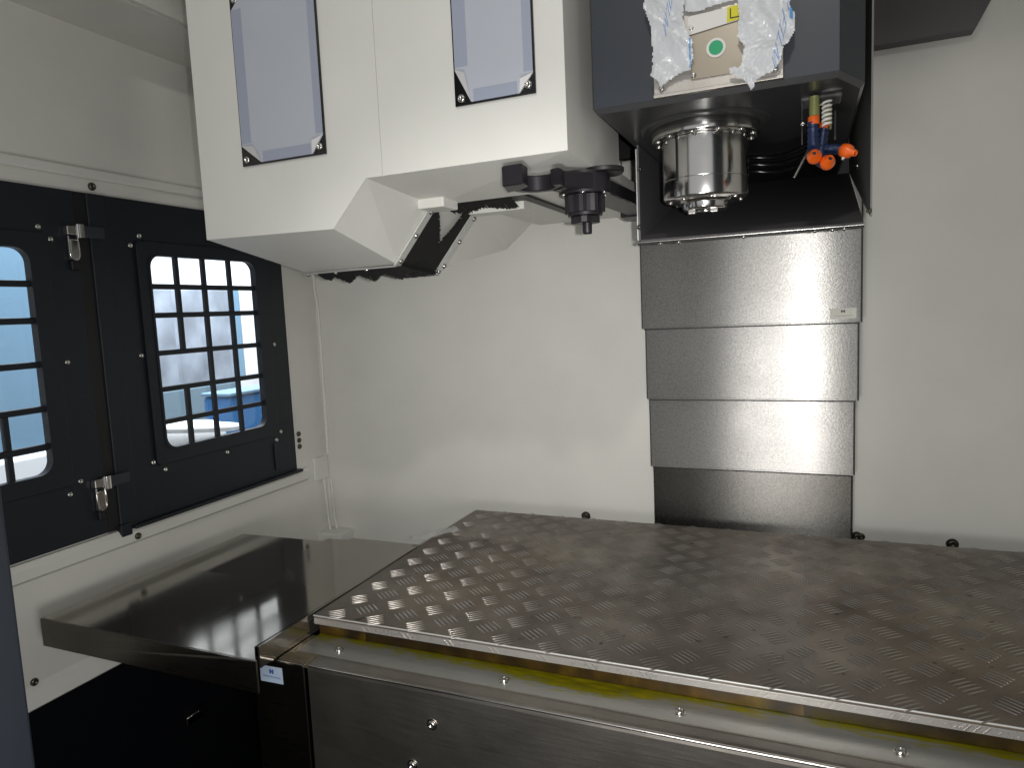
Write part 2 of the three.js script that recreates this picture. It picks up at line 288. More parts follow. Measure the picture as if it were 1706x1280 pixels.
// ---------------------------------------------------------------- magazine housing (white box)
{
  const t = thing('tool_magazine', [-0.7, 1.7, -1.4], 'white sheet metal tool magazine housing hanging at the upper left', 'machine housing');
  const xl = -1.087, xb = -0.783, xc = -0.706, xr = -0.335, yt = 2.6, yb = 1.844, z0 = -1.05;
  // front shell: the profile stretched back, its bottom sinking towards the gap
  part('body', prism([
    [[xl, 1.768, z0 - 0.002], [xb, 1.763, z0 - 0.002], [xc, yb, z0 - 0.002], [xr, yb, z0 - 0.002], [xr, yt, z0 - 0.002], [xl, yt, z0 - 0.002]],
    [[xl, 1.713, -1.345], [xb, 1.708, -1.262], [xc, 1.826, -1.295], [xr, yb, -1.38], [xr, yt, -1.38], [xl, yt, -1.38]]]), M.white, t);
  part('front_sheet', slab([[xl, 1.768, z0], [xb, 1.763, z0], [xc, yb, z0], [-0.672, yb, z0], [-0.672, yt, z0], [xl, yt, z0]], [0, 0, -0.0019]), M.white, t);
  part('front_sheet', slab([[-0.6705, yb, z0], [xr, yb, z0], [xr, yt, z0], [-0.6705, yt, z0]], [0, 0, -0.0019]), M.white, t);
  part('base_sheet', slab([[xc + 0.008, yb, -1.381], [xr, yb, -1.381], [xr, yb, -1.9], [xc + 0.008, yb, -1.9]], [0, 0.02, 0]), M.white, t);
  part('rear_body', box(-1.087, -0.48, 1.866, 2.6, -1.9, -1.382), M.white, t);
  part('rear_shell', prism([
    [[xl, 1.711, -1.505], [xb, 1.705, -1.43], [xc, 1.836, -1.483], [xc, 1.9, -1.483], [xl, 1.9, -1.505]],
    [[xl, 1.785, -1.9], [xb, 1.779, -1.855], [xc, 1.861, -1.893], [xc, 1.9, -1.893], [xl, 1.9, -1.9]]]), M.white, t);
  part('inner_lining', faces([[-0.73, 1.84, -1.28], [-0.82, 1.725, -1.26], [-0.82, 1.725, -1.5], [-0.73, 1.84, -1.5]]), M.white, t);
  part('corner_block', box(-0.712, -0.652, 1.812, 1.8435, -1.295, -1.232, 0.003), M.white, t);
  // dark slots in the underside
  part('slot', box(-0.648, -0.553, 1.838, 1.8425, -1.425, -1.292), M.black, t);
  part('slot_rail', box(-0.552, -0.530, 1.8375, 1.8425, -1.88, -1.33), M.black, t);
  part('slot_lip', box(-0.694, -0.560, 1.822, 1.8424, -1.475, -1.43), M.white, t);
  // aluminium holders and brushes along the slanted gap
  const stripAt = (c, b, dz) => slab([c, b, [b[0], b[1], b[2] + dz], [c[0], c[1], c[2] + dz]], [0.003, -0.002, 0]);
  const Cf = [xc + 0.001, 1.826, -1.275], Bf = [xb + 0.001, 1.707, -1.243], Cr = [xc + 0.001, 1.834, -1.482], Br = [xb + 0.001, 1.704, -1.43];
  const sf = part('brush_holder', stripAt(Cf, Bf, -0.022), M.alu, t), sr = part('brush_holder', stripAt(Cr, Br, -0.022), M.alu, t);
  for (const k of [0.1, 0.5, 0.92]) screw(t, [Cf[0] + (Bf[0] - Cf[0]) * k + 0.004, Cf[1] + (Bf[1] - Cf[1]) * k - 0.002, Cf[2] + (Bf[2] - Cf[2]) * k - 0.011], [0.83, -0.55, 0], 0.0055, M.bolt);
  for (const k of [0.1, 0.5, 0.92]) screw(t, [Cr[0] + (Br[0] - Cr[0]) * k + 0.004, Cr[1] + (Br[1] - Cr[1]) * k - 0.002, Cr[2] + (Br[2] - Cr[2]) * k - 0.011], [0.83, -0.55, 0], 0.006, M.bolt);
  function bristles(a, b, dir, len, n, w, droop) {                   // tufts of bristle side by side from a to b
    const tri = [], A = V(...a), B = V(...b), e = B.clone().sub(A).normalize();
    for (let i = 0; i < n; i++) {
      const k = (i + rnd() * 0.6) / n, p = A.clone().lerp(B, k), L = len(k) * (0.93 + 0.1 * rnd());
      const d = V(...dir).addScaledVector(e, (rnd() - 0.5) * 0.12).normalize(), q = p.clone().addScaledVector(d, L); q.y -= droop(k) + rnd() * 0.003;
      const o = e.clone().multiplyScalar(w), off = V(0, (rnd() - 0.5) * 0.003, 0);
      const c = [p.clone().sub(o), p.clone().add(o), q.clone().addScaledVector(e, w * 0.6).add(off), q.clone().addScaledVector(e, -w * 0.5).add(off)];
      for (const j of [0, 1, 2, 0, 2, 3]) tri.push(...c[j].toArray());
    }
    const g = new THREE.BufferGeometry(); g.setAttribute('position', new THREE.Float32BufferAttribute(tri, 3)); g.computeVertexNormals(); return planarUV(g);
  }
  part('brush', bristles([Cf[0] - 0.002, Cf[1], Cf[2] - 0.02], [Bf[0] - 0.002, Bf[1], Bf[2] - 0.02], [0, -0.05, -1], (k) => 0.014 + 0.15 * Math.pow(k, 0.8), 260, 0.0022, () => 0), M.bristle, t);
  part('brush', bristles([Cr[0] - 0.003, Cr[1], Cr[2] + 0.002], [Br[0] - 0.003, Br[1], Br[2] + 0.002], [0, -0.05, 1], (k) => 0.045 + 0.075 * k * k, 260, 0.0022, () => 0), M.bristle, t);
  part('brush', bristles([-0.70, 1.838, -1.305], [-0.555, 1.841, -1.33], [-0.1, -0.15, -1], (k) => 0.075 + 0.012 * Math.sin(k * 9), 180, 0.0022, () => 0.004), M.bristle, t);
  part('brush', bristles([-1.05, 1.7095, -1.338], [-0.772, 1.7045, -1.252], [0, -1, -0.75], (k) => 0.004 + Math.min(1, k * 7) * (0.008 + 0.02 * (1 - Math.abs(((k * 3.3 + 0.35) % 1) * 2 - 1))), 420, 0.0019, () => 0), M.bristle, t);
  part('brush', bristles([-0.90, 1.7065, -1.292], [-0.772, 1.7045, -1.252], [0, -0.08, -1], () => 0.16, 160, 0.0026, () => 0), M.bristle, t);
  part('brush_holder', slab([[-1.087, 1.7105, -1.342], [-0.783, 1.7055, -1.258], [-0.783, 1.7055, -1.248], [-1.087, 1.7105, -1.332]], [0, -0.002, 0]), M.alu, t);
  for (const k of [0.03, 0.36, 0.7]) screw(t, [-1.087 + 0.304 * k, 1.7075 - 0.005 * k, -1.34 + 0.084 * k], [0, -1, 0.3], 0.005, M.bolt);
  screw(t, [xb, 1.7, -1.438], [0.2, -1, 0.3], 0.0055, M.bolt);
  // protective windows: black sheets under pale blue film, its corners cut back from the screws
  function inspection(x0, x1, y0, y1, cuts) {
    const z = z0 + 0.001, w = part('inspection_window', box(x0, x1, y0, y1, z, z + 0.003), M.gloss, t);
    const [bl, br] = cuts, tl = 0.03, tr = 0.03, zz = z + 0.0045, e = 0.003;
    const outline = (m, z) => [[x0 + e + m, y0 + bl[1], z], [x0 + bl[0], y0 + e + m, z], [x1 - br[0], y0 + e + m, z], [x1 - e - m, y0 + br[1], z], [x1 - e - m, y1 - tr, z], [x1 - tr, y1 - e - m, z], [x0 + tl, y1 - e - m, z], [x0 + e + m, y1 - tl, z]];
    const child = (name, geo, mat) => part(name, geo, mat, w);
    child('film', slab(outline(0, zz), [0, 0, -0.001]), M.film);
    child('film_margin', merge(box(x0 + e, x0 + 0.026, y0 + bl[1] + 0.004, y1 - tl, zz, zz + 0.0006), box(x0 + bl[0] + 0.004, x1 - br[0] - 0.004, y0 + e, y0 + 0.022, zz, zz + 0.0006), box(x1 - 0.018, x1 - e, y0 + br[1] + 0.004, y1 - tr, zz, zz + 0.0006)), M.filmEdge);
    const fold = (p, q, r) => child('film_fold', slab([p, q, r], [0, 0, 0.001]), M.filmFold);
    fold([x0 + e, y0 + bl[1], zz + 0.001], [x0 + bl[0], y0 + e, zz + 0.001], [x0 + bl[0] * 0.75, y0 + bl[1] * 0.85, zz + 0.006]);
    fold([x1 - br[0], y0 + e, zz + 0.001], [x1 - e, y0 + br[1], zz + 0.001], [x1 - br[0] * 0.85, y0 + br[1] * 0.75, zz + 0.006]);
    for (const [x, y] of [[x0 + 0.012, y0 + 0.011], [x1 - 0.012, y0 + 0.014], [x0 + 0.012, y1 - 0.012], [x1 - 0.012, y1 - 0.012]]) screw(t, [x, y, z + 0.003], [0, 0, 1], 0.0068, M.bolt);
  }
  inspection(-0.976, -0.784, 1.895, 2.205, [[0.047, 0.037], [0.027, 0.033]]);
  inspection(-0.522, -0.382, 1.936, 2.246, [[0.03, 0.056], [0.026, 0.03]]);
}
{ // white and black part of the machine seen between magazine and head
  const t = thing('column_bracket', [-0.43, 1.92, -1.96], 'small white cover with a black top between the magazine and spindle head', 'bracket');
  part('cover', box(-0.475, -0.36, 1.9, 2.005, -2.02, -1.95, 0.01), M.white, t);
  part('plate', box(-0.448, -0.36, 1.905, 1.985, -1.95, -1.945, 0.002), M.paper, t);
  part('cap', box(-0.475, -0.33, 2.008, 2.4, -2.03, -1.94), M.black, t);
  screw(t, [-0.47, 1.995, -1.95], [0, 0, 1], 0.006, M.bolt);
}

// ---------------------------------------------------------------- tool changer arm
{
  const t = thing('tool_changer_arm', [-0.362, 1.8, -1.225], 'black double-ended tool changer arm with stepped hub under the white magazine', 'machine arm');
  const y0 = 1.806, y1 = 1.833;
  const extrude = (s, lo, hi, bev = 0.002) => { const g = new THREE.ExtrudeGeometry(s, { depth: hi - lo - 2 * bev, bevelEnabled: true, bevelSize: bev, bevelThickness: bev, bevelOffset: -bev, bevelSegments: 1, curveSegments: 20 }); g.rotateX(-Math.PI / 2); g.translate(0, lo + bev, 0); return flat(g); };
  // shapes are drawn in x and -z
  const poly = (pts) => new THREE.Shape(pts.map(([x, z]) => new THREE.Vector2(x, -z)));
  const G1 = [-0.415, -1.125];
  const hook = new THREE.Shape(); hook.absarc(G1[0], -G1[1], 0.046, -0.35, Math.PI * 1.18, false); hook.absarc(G1[0], -G1[1], 0.030, Math.PI * 1.18, -0.35, true);
  part('gripper', merge(extrude(hook, y0, y1), extrude(poly([[-0.468, -1.120], [-0.452, -1.062], [-0.415, -1.058], [-0.418, -1.090], [-0.446, -1.112]]), y0 - 0.003, y1 + 0.003)), M.armBlack, t);
  part('arm', merge(extrude(poly([[-0.405, -1.165], [-0.378, -1.135], [-0.325, -1.20], [-0.352, -1.26], [-0.392, -1.24]]), y0, y1), extrude(poly([[-0.392, -1.23], [-0.33, -1.20], [-0.308, -1.60], [-0.366, -1.62]]), y0, y1), cyl(0.046, 0.046, [-0.362, y0 - 0.004, -1.225], [-0.362, y1 + 0.006, -1.225], 28)), M.armBlack, t);
  part('gripper', extrude(poly([[-0.385, -1.585], [-0.298, -1.575], [-0.302, -1.66], [-0.330, -1.668], [-0.335, -1.63], [-0.358, -1.632], [-0.362, -1.675], [-0.392, -1.668]]), y0 - 0.004, y1 + 0.003), M.armBlack, t);
  const H = [-0.362, -1.225], gear = [];
  const star = new THREE.Shape(); for (let i = 0; i < 32; i++) { const a = i / 32 * Math.PI * 2, r = i % 4 < 2 ? 0.036 : 0.0325; star[i ? 'lineTo' : 'moveTo'](H[0] + r * Math.cos(a), -H[1] + r * Math.sin(a)); }
  part('hub', merge(extrude(star, 1.770, y0 - 0.0045, 0.001), cyl(0.031, 0.031, [H[0], 1.765, H[1]], [H[0], 1.77, H[1]], 24)), M.armBlack, t);
  const step = new THREE.Shape(); for (let i = 0; i < 16; i++) { const a = i / 16 * Math.PI * 2, r = i % 4 < 2 ? 0.026 : 0.021; step[i ? 'lineTo' : 'moveTo'](H[0] + r * Math.cos(a), -H[1] + r * Math.sin(a)); }
  part('hub_nut', extrude(step, 1.752, 1.7645, 0.001), M.armBlack, t);
  part('hub_tip', lathe([[0, 1.733], [0.007, 1.733], [0.0085, 1.736], [0.0085, 1.752]], H[0] + 0.003, H[1], 20), M.armBlack, t);
  for (let i = 0; i < 6; i++) { const a = i / 6 * Math.PI * 2 + 0.3; screw(t, [H[0] + 0.041 * Math.cos(a), y0 - 0.004, H[1] + 0.041 * Math.sin(a)], [0, -1, 0], 0.004, M.bolt); }
  part('shaft_flange', lathe([[0, 1.8345], [0.034, 1.8345], [0.036, 1.838], [0.036, 1.8438]], -0.326, -1.225, 32), M.black, t);
}

// ---------------------------------------------------------------- spindle head
{
  const t = thing('spindle_head', [-0.13, 1.9, -1.5], 'dark grey spindle head with a bright steel nose hanging above the table', 'spindle head');
  const yb = 1.91, yt = 2.6;
  const ring = (y, i = 0) => [[-0.31 + i, y, -1.12 - i], [0.047 - i * 0.4, y, -1.12 - i], [0.085 - i, y, -1.2 - i * 0.4], [0.085 - i, y, -1.99], [-0.31 + i, y, -1.99]];
  part('casting', prism([ring(yb + 0.008), ring(yt)]), M.grey, t);
  part('underside', prism([ring(yb, 0.006), ring(yb + 0.0078)]), M.under, t);
  const zc = -1.30, xc = -0.161;
  part('boss', lathe([[0.09, 1.9065], [0.104, 1.906], [0.110, 1.9075], [0.112, 1.9098]], xc, zc), M.under, t);
  part('flange', lathe([[0.074, 1.886], [0.088, 1.886], [0.092, 1.889], [0.092, 1.916], [0.07, 1.916]], xc, zc), M.spindle, t);
  part('nose', lathe([[0.040, 1.7765], [0.05, 1.7765], [0.052, 1.780], [0.0695, 1.782], [0.0735, 1.786], [0.0735, 1.8147], [0.0728, 1.8153], [0.0728, 1.8161], [0.0735, 1.8167], [0.0735, 1.884], [0.0728, 1.886]], xc, zc, 96), M.spindle, t);
  part('nose_ring', lathe([[0.018, 1.80], [0.018, 1.766], [0.021, 1.7635], [0.036, 1.7645], [0.040, 1.768], [0.040, 1.778]], xc, zc), M.spindle, t);
  part('bore', lathe([[0, 1.83], [0.012, 1.82], [0.018, 1.79]], xc, zc, 32), M.black, t);
  for (const a of [0.9, 2.4]) part('drive_key', box(xc + 0.028 * Math.cos(a) - 0.007, xc + 0.028 * Math.cos(a) + 0.007, 1.757, 1.768, zc + 0.028 * Math.sin(a) - 0.007, zc + 0.028 * Math.sin(a) + 0.007, 0.002), M.bolt, t);
  for (let i = 0; i < 12; i++) { const a = i / 12 * Math.PI * 2 + 0.12; screw(t, [xc + 0.0828 * Math.cos(a), 1.886, zc + 0.0828 * Math.sin(a)], [0, -1, 0], 0.0052, M.bolt); }
  for (let i = 0; i < 8; i++) { const a = i / 8 * Math.PI * 2 + 0.5; screw(t, [xc + 0.061 * Math.cos(a), 1.7805, zc + 0.061 * Math.sin(a)], [0, -1, 0], 0.004, M.bolt); }
  const notch = (a) => { const g = new THREE.BoxGeometry(0.004, 0.075, 0.004); g.translate(0, 1.85, 0.0728); g.rotateY(a); g.translate(xc, 0, zc); return g; };
  part('key_slot', notch(-0.55), M.black, t);
  // front plate
  const zp = -1.1195, pl = part('front_plate', merge(box(-0.213, -0.026, 1.917, 2.5, -1.1198, -1.1125, 0.0015), box(-0.213, -0.026, 1.917, 1.922, -1.1125, -1.1085, 0.001)), M.steel, t);
  part('name_plate', box(-0.156, -0.083, 1.936, 2.012, -1.1115, -1.1095), new THREE.MeshStandardMaterial({ color: lin(0.34, 0.3, 0.24), roughness: 0.35, metalness: 0.6 }), pl);
  for (const [x, y] of [[-0.154, 2.009], [-0.152, 1.941], [-0.084, 2.004], [-0.2, 1.93], [-0.037, 1.932]]) screw(t, [x, y, -1.109], [0, 0, 1], 0.0042, M.bolt);
}
{
  const t = thing('round_sticker', [-0.119, 1.975, -1.109], 'round green sticker with white rim on the spindle head plate', 'sticker');
  const disc = (r, z) => cyl(r, r, [-0.119, 1.975, z], [-0.119, 1.975, z + 0.0004], 32);
  part('rim', disc(0.0138, -1.1088), M.paper, t);
  part('dot', disc(0.0102, -1.1080), new THREE.MeshStandardMaterial({ color: lin(0.005, 0.32, 0.13), roughness: 0.4 }), t);
}
{
  const t = thing('paper_label', [-0.12, 2.02, -1.108], 'white paper strip with a yellow end across the spindle head plate', 'label');
  part('strip', slab([[-0.160, 1.999, -1.1075], [-0.083, 2.008, -1.1075], [-0.083, 2.028, -1.1075], [-0.158, 2.026, -1.1075]], [0, 0, 0.0005]), M.paper, t);
  part('yellow_end', slab([[-0.103, 2.0065, -1.1068], [-0.079, 2.009, -1.1068], [-0.08, 2.029, -1.1068], [-0.102, 2.028, -1.1068]], [0, 0, 0.0004]), new THREE.MeshStandardMaterial({ color: lin(0.6, 0.55, 0.01), roughness: 0.5, side: THREE.DoubleSide }), t);
  part('printed_corner', merge(box(-0.0985, -0.0970, 2.012, 2.025, -1.1062, -1.1058), box(-0.0985, -0.083, 2.011, 2.0125, -1.1062, -1.1058)), M.black, t);
}
// torn protective film: a crumpled sheet cut to an uneven outline
const inside = (p, x, y) => { let c = false; for (let i = 0, j = p.length - 1; i < p.length; j = i++) if ((p[i][1] > y) !== (p[j][1] > y) && x < (p[j][0] - p[i][0]) * (y - p[i][1]) / (p[j][1] - p[i][1]) + p[i][0]) c = !c; return c; };
function crumpled(outline, z, amp, off, cell = 0.0018) {
  let x0 = 9, x1 = -9, y0 = 9, y1 = -9; for (const [x, y] of outline) { x0 = Math.min(x0, x); x1 = Math.max(x1, x); y0 = Math.min(y0, y); y1 = Math.max(y1, y); }
  const pos = [], uv = [], nx = Math.ceil((x1 - x0) / cell), ny = Math.ceil((y1 - y0) / cell), at = (i, j) => {
    const x = x0 + i * cell, y = y0 + j * cell, r = Math.abs(noise.noise(x * 34 + y * 16 + off, y * 20, off)), s = noise.noise(x * 26, y * 22 + off, 3.1), q = Math.abs(noise.noise(x * 130, y * 110, off + 5));
    return [x + 0.0008 * noise.noise(x * 200, y * 200, off), y + 0.0008 * noise.noise(y * 200, x * 200, off), z + amp * (0.7 + 0.65 * s + 0.5 * (1 - 2 * r) - 0.12 * q)];
  };
  const inb = (i, j) => inside(outline, x0 + (i + 0.5) * cell + 0.0012 * noise.noise(i * 0.4, j * 0.4, off), y0 + (j + 0.5) * cell + 0.0012 * noise.noise(j * 0.4, i * 0.4, off));
  for (let i = 0; i < nx; i++) for (let j = 0; j < ny; j++) if (inb(i, j)) {
    const c = [[i, j], [i + 1, j], [i + 1, j + 1], [i, j + 1]];
    for (const k of [0, 1, 2, 0, 2, 3]) { pos.push(...at(...c[k])); uv.push((c[k][0] / nx), (c[k][1] / ny)); }
  }
  const g = new THREE.BufferGeometry(); g.setAttribute('position', new THREE.Float32BufferAttribute(pos, 3)); g.setAttribute('uv', new THREE.Float32BufferAttribute(uv, 2)); g.computeVertexNormals(); return g;
}
function printTex(w, h, draw, bg) {
  const c = document.createElement('canvas'); c.width = w; c.height = h; const x = c.getContext('2d'); x.fillStyle = bg; x.fillRect(0, 0, w, h); draw(x);
  const t = new THREE.CanvasTexture(c); t.colorSpace = THREE.SRGBColorSpace; t.magFilter = THREE.LinearFilter; return t;
}
const filmMat = (draw) => new THREE.MeshPhysicalMaterial({ map: printTex(384, 384, draw, '#dde0e4'), roughness: 0.3, transmission: 0.25, thickness: 0, side: THREE.DoubleSide, clearcoat: 0.2 });
{
  const L = [[-0.219, 2.30], [-0.221, 2.06], [-0.2225, 2.049], [-0.215, 2.03], [-0.211, 2.014], [-0.211, 1.955], [-0.214, 1.947], [-0.203, 1.938], [-0.199, 1.928], [-0.193, 1.935], [-0.170, 1.945], [-0.156, 1.946], [-0.151, 1.964], [-0.152, 1.988], [-0.160, 2.005], [-0.165, 2.022], [-0.160, 2.05], [-0.163, 2.30]];
  const t = tag(part('protective_film', crumpled(L, -1.106, 0.009, 2.3), filmMat((x) => {
    x.translate(150, 60); x.rotate(2.3); x.font = 'bold 60px sans-serif'; x.fillStyle = '#9fb4d6'; x.setTransform(1, 0, 0, 1, 0, 0);
    x.save(); x.translate(215, 232); x.rotate(2.35); x.font = '40px sans-serif'; x.fillStyle = '#7f9fd0'; x.fillText('FILM', 0, 0); x.restore();
    x.fillStyle = '#6fa6dc'; x.fillRect(352, 318, 14, 44);
  })), 'torn white protective film on the left half of the spindle head plate', 'film');
  const R = [[-0.088, 2.30], [-0.086, 2.02], [-0.085, 2.006], [-0.087, 1.978], [-0.078, 1.966], [-0.079, 1.948], [-0.084, 1.938], [-0.099, 1.939], [-0.099, 1.931], [-0.088, 1.923], [-0.076, 1.916], [-0.069, 1.903], [-0.061, 1.916], [-0.038, 1.924], [-0.028, 1.939], [-0.026, 1.955], [-0.019, 1.958], [-0.011, 1.974], [-0.011, 1.996], [-0.019, 2.011], [-0.014, 2.016], [-0.03, 2.025], [-0.035, 2.30]];
  tag(part('protective_film', crumpled(R, -1.104, 0.011, 7.9), filmMat((x) => {
    x.save(); x.translate(345, 255); x.rotate(2.35); x.font = '44px sans-serif'; x.fillStyle = '#8ea6d4'; x.fillText('R FILM', 0, 0); x.restore();
    x.fillStyle = '#6aa9e0'; x.fillRect(355, 285, 20, 16);
  })), 'torn white protective film on the right half of the spindle head plate', 'film');
  const T = [[-0.164, 2.30], [-0.162, 2.034], [-0.15, 2.030], [-0.13, 2.031], [-0.105, 2.036], [-0.086, 2.036], [-0.088, 2.30]];
  tag(part('protective_film', crumpled(T, -1.108, 0.004, 4.4), filmMat(() => {})), 'flat white film at the top of the plate above the yellow label', 'film');
}

// ---------------------------------------------------------------- guard hood behind the spindle
{
  const t = thing('guard_hood', [-0.1, 1.73, -1.7], 'charcoal sheet guard scoop behind the bright spindle nose', 'machine guard');
  const xl = -0.292, xr = 0.106, zf = -1.36, zb = -1.982, yl = 1.727, yk = 1.91;
  const th = 0.003;
  part('back_sheet', box(xl, xr, yk, 2.3, zb - 0.004, zb), M.charcoal, t);
  part('scoop', slab([[xl, yl, zf], [xr - 0.01, yl, zf], [xr, yk, zb], [xl, yk, zb]], [0, -th, -0.002]), M.charcoal, t);
  part('side_sheet', slab([[xr, yl + 0.008, zf], [xr, 2.6, zf], [xr, 2.6, zb], [xr, yk, zb]], [th, 0, 0]), paint(lin(0.2, 0.2, 0.19), 0.6), t);  // lighter paint than the other sheets, standing in for light on this side
  part('side_sheet', slab([[xl, yl, zf], [xl, 1.908, zf], [xl, 1.908, zb], [xl, yk, zb]], [-th, 0, 0]), M.charcoal, t);
  part('lip', box(xl - 0.004, 0.097, yl - 0.0062, yl - 0.0035, zf - 0.02, zf + 0.004, 0.001), M.bolt, t);
  part('seal', box(xl - 0.006, 0.097, yl - 0.0095, yl - 0.0064, zf - 0.02, zf + 0.002, 0.001), M.black, t);
  part('edge_strip', box(xl - 0.0055, xl - 0.0035, yl, 1.9, zf - 0.004, zf + 0.002), M.alu, t);
  for (const x of [-0.253, -0.219, -0.101, 0.019, 0.047, 0.066]) screw(t, [x, yl - 0.0095, zf + 0.001], [0, -1, 0.25], 0.0042, M.bolt);
  for (const [x, y] of [[-0.29, 1.862], [-0.294, 1.752], [0.104, 1.745]]) screw(t, [x, y, zf + 0.002], [x < 0 ? -0.4 : 0.1, 0, 1], 0.0045, x < 0 ? M.darkBolt : M.darkBolt);
  screw(t, [xr - 0.002, 1.872, -1.66], [-1, 0, 0.2], 0.006, M.bolt);
}
{
  const t = thing('hose_bundle', [-0.05, 1.9, -1.5], 'black hoses running from the spindle nose to the coolant block', 'hose');
  for (let i = 0; i < 3; i++) part('hose', tube([[-0.16, 1.880 - i * 0.011, -1.40 - 0.012 * i], [-0.1, 1.878 - i * 0.011, -1.46 - 0.012 * i], [-0.04, 1.874 - i * 0.012, -1.46 - 0.012 * i], [0.015, 1.885 - i * 0.012, -1.42 - 0.012 * i], [0.028, 1.905, -1.40]], 0.005, 40, 10), M.gloss, t);
}

// ---------------------------------------------------------------- coolant nozzles
{
  const t = thing('coolant_nozzles', [0.03, 1.9, -1.35], 'blue segmented coolant hoses with orange nozzles beside the spindle', 'coolant nozzle');
  part('manifold', merge(box(-0.004, 0.062, 1.944, 1.978, -1.42, -1.36, 0.004), cyl(0.018, 0.016, [0.045, 1.95, -1.342], [0.045, 1.972, -1.335], 18)), M.charcoal, t);
  part('valve', merge(cyl(0.0085, 0.0085, [0.0175, 1.912, -1.342], [0.0175, 1.944, -1.342], 8), cyl(0.0095, 0.0095, [0.0175, 1.922, -1.35], [0.0175, 1.928, -1.35], 6)), M.brass, t);
  part('valve', merge(cyl(0.0075, 0.0075, [0.0385, 1.892, -1.372], [0.0385, 1.93, -1.372], 8)), M.brass, t);
  part('valve_handle', cyl(0.003, 0.003, [0.026, 1.93, -1.345], [0.04, 1.928, -1.34], 8), M.bolt, t);
  // threads of the chrome pigtail beside the valve
  const helix = []; for (let i = 0; i <= 90; i++) { const a = i / 90 * Math.PI * 2 * 5.5; helix.push([0.037 + 0.0065 * Math.cos(a), 1.932 - 0.04 * i / 90, -1.336 + 0.0065 * Math.sin(a)]); }
  part('spring', tube(helix, 0.0021, 160, 6), M.paper, t);
  part('collar', cyl(0.0095, 0.0095, [0.0165, 1.899, -1.35], [0.0165, 1.912, -1.35], 18), M.orange, t);
  part('collar', cyl(0.0075, 0.0085, [0.032, 1.892, -1.362], [0.034, 1.90, -1.365], 18), M.orange, t);
  const beads = (pts, r) => { const c = new THREE.CatmullRomCurve3(pts.map((p) => V(...p))), n = Math.max(2, Math.round(c.getLength() / (r * 1.05))), gs = []; for (let i = 0; i <= n; i++) { const p = c.getPointAt(i / n), d = c.getTangentAt(i / n); gs.push(cyl(r * 1.06, r * 0.82, p.clone().addScaledVector(d, -r * 0.42).toArray(), p.clone().addScaledVector(d, r * 0.42).toArray(), 18)); const s = new THREE.SphereGeometry(r * 0.9, 14, 8); s.translate(...p.toArray()); gs.push(s); } return merge(gs); };
  part('segmented_hose', beads([[0.0155, 1.898, -1.35], [0.0155, 1.878, -1.348], [0.0165, 1.854, -1.338], [0.0175, 1.840, -1.318]], 0.0096), M.blue, t);
  part('segmented_hose', beads([[0.033, 1.892, -1.365], [0.03, 1.87, -1.362], [0.027, 1.838, -1.35], [0.033, 1.827, -1.325]], 0.0088), M.blue, t);
  part('segmented_hose', beads([[0.022, 1.862, -1.36], [0.036, 1.858, -1.36], [0.05, 1.855, -1.358], [0.061, 1.851, -1.352]], 0.0088), M.blue, t);
  const nozzle = (a, d, L = 0.034) => { const D = V(...d).normalize(), A = V(...a), q = new THREE.Quaternion().setFromUnitVectors(V(0, 1, 0), D);
    const g = new THREE.LatheGeometry([[0.0075, -0.002], [0.0115, 0], [0.0122, 0.008], [0.0105, 0.014], [0.0062, 0.019], [0.0052, L], [0.0032, L], [0.0032, 0.012]].map(([r, y]) => new THREE.Vector2(r, y)), 24); g.applyQuaternion(q); g.translate(...A.toArray());
    const n = part('nozzle', g, M.orange, t); const b = cyl(0.0033, 0.0033, A.clone().addScaledVector(D, L - 0.006).toArray(), A.clone().addScaledVector(D, L - 0.004).toArray(), 14); part('nozzle_bore', b, M.black, n); };
  nozzle([0.0172, 1.836, -1.312], [-0.02, 0.13, 1], 0.026); nozzle([0.036, 1.825, -1.318], [0.22, 0.16, 1], 0.027); nozzle([0.063, 1.850, -1.350], [0.75, -0.42, 0.62], 0.026);
  part('needle', cyl(0.0021, 0.0018, [0.009, 1.862, -1.36], [-0.0148, 1.812, -1.34], 8), M.chrome, t);
  part('bracket', box(-0.003, -0.001, 1.87, 1.945, -1.372, -1.362), M.black, t); part('bracket', box(0.05, 0.053, 1.875, 1.925, -1.39, -1.38), M.black, t);
  screw(t, [-0.001, 1.905, -1.36], [0, 0, 1], 0.004, M.bolt); screw(t, [0.062, 1.834, -1.338], [0, 0, 1], 0.003, M.bolt);
  t.scale.setScalar(0.889); t.position.set(0.0267, 1.8667, -1.2);          // hangs from the underside of the head
}
{
  const t = thing('upper_cover', [0.28, 2.21, -2], 'dark grey sheet cover with a slanted end at the upper right wall', 'machine cover');
  part('sheet', slab([[0.1, 2.213, -2.0], [0.373, 2.213, -2.0], [0.402, 2.27, -2.0], [0.402, 2.6, -2.0], [0.1, 2.6, -2.0]], [0, 0, -0.045]), M.charcoal, t);
}

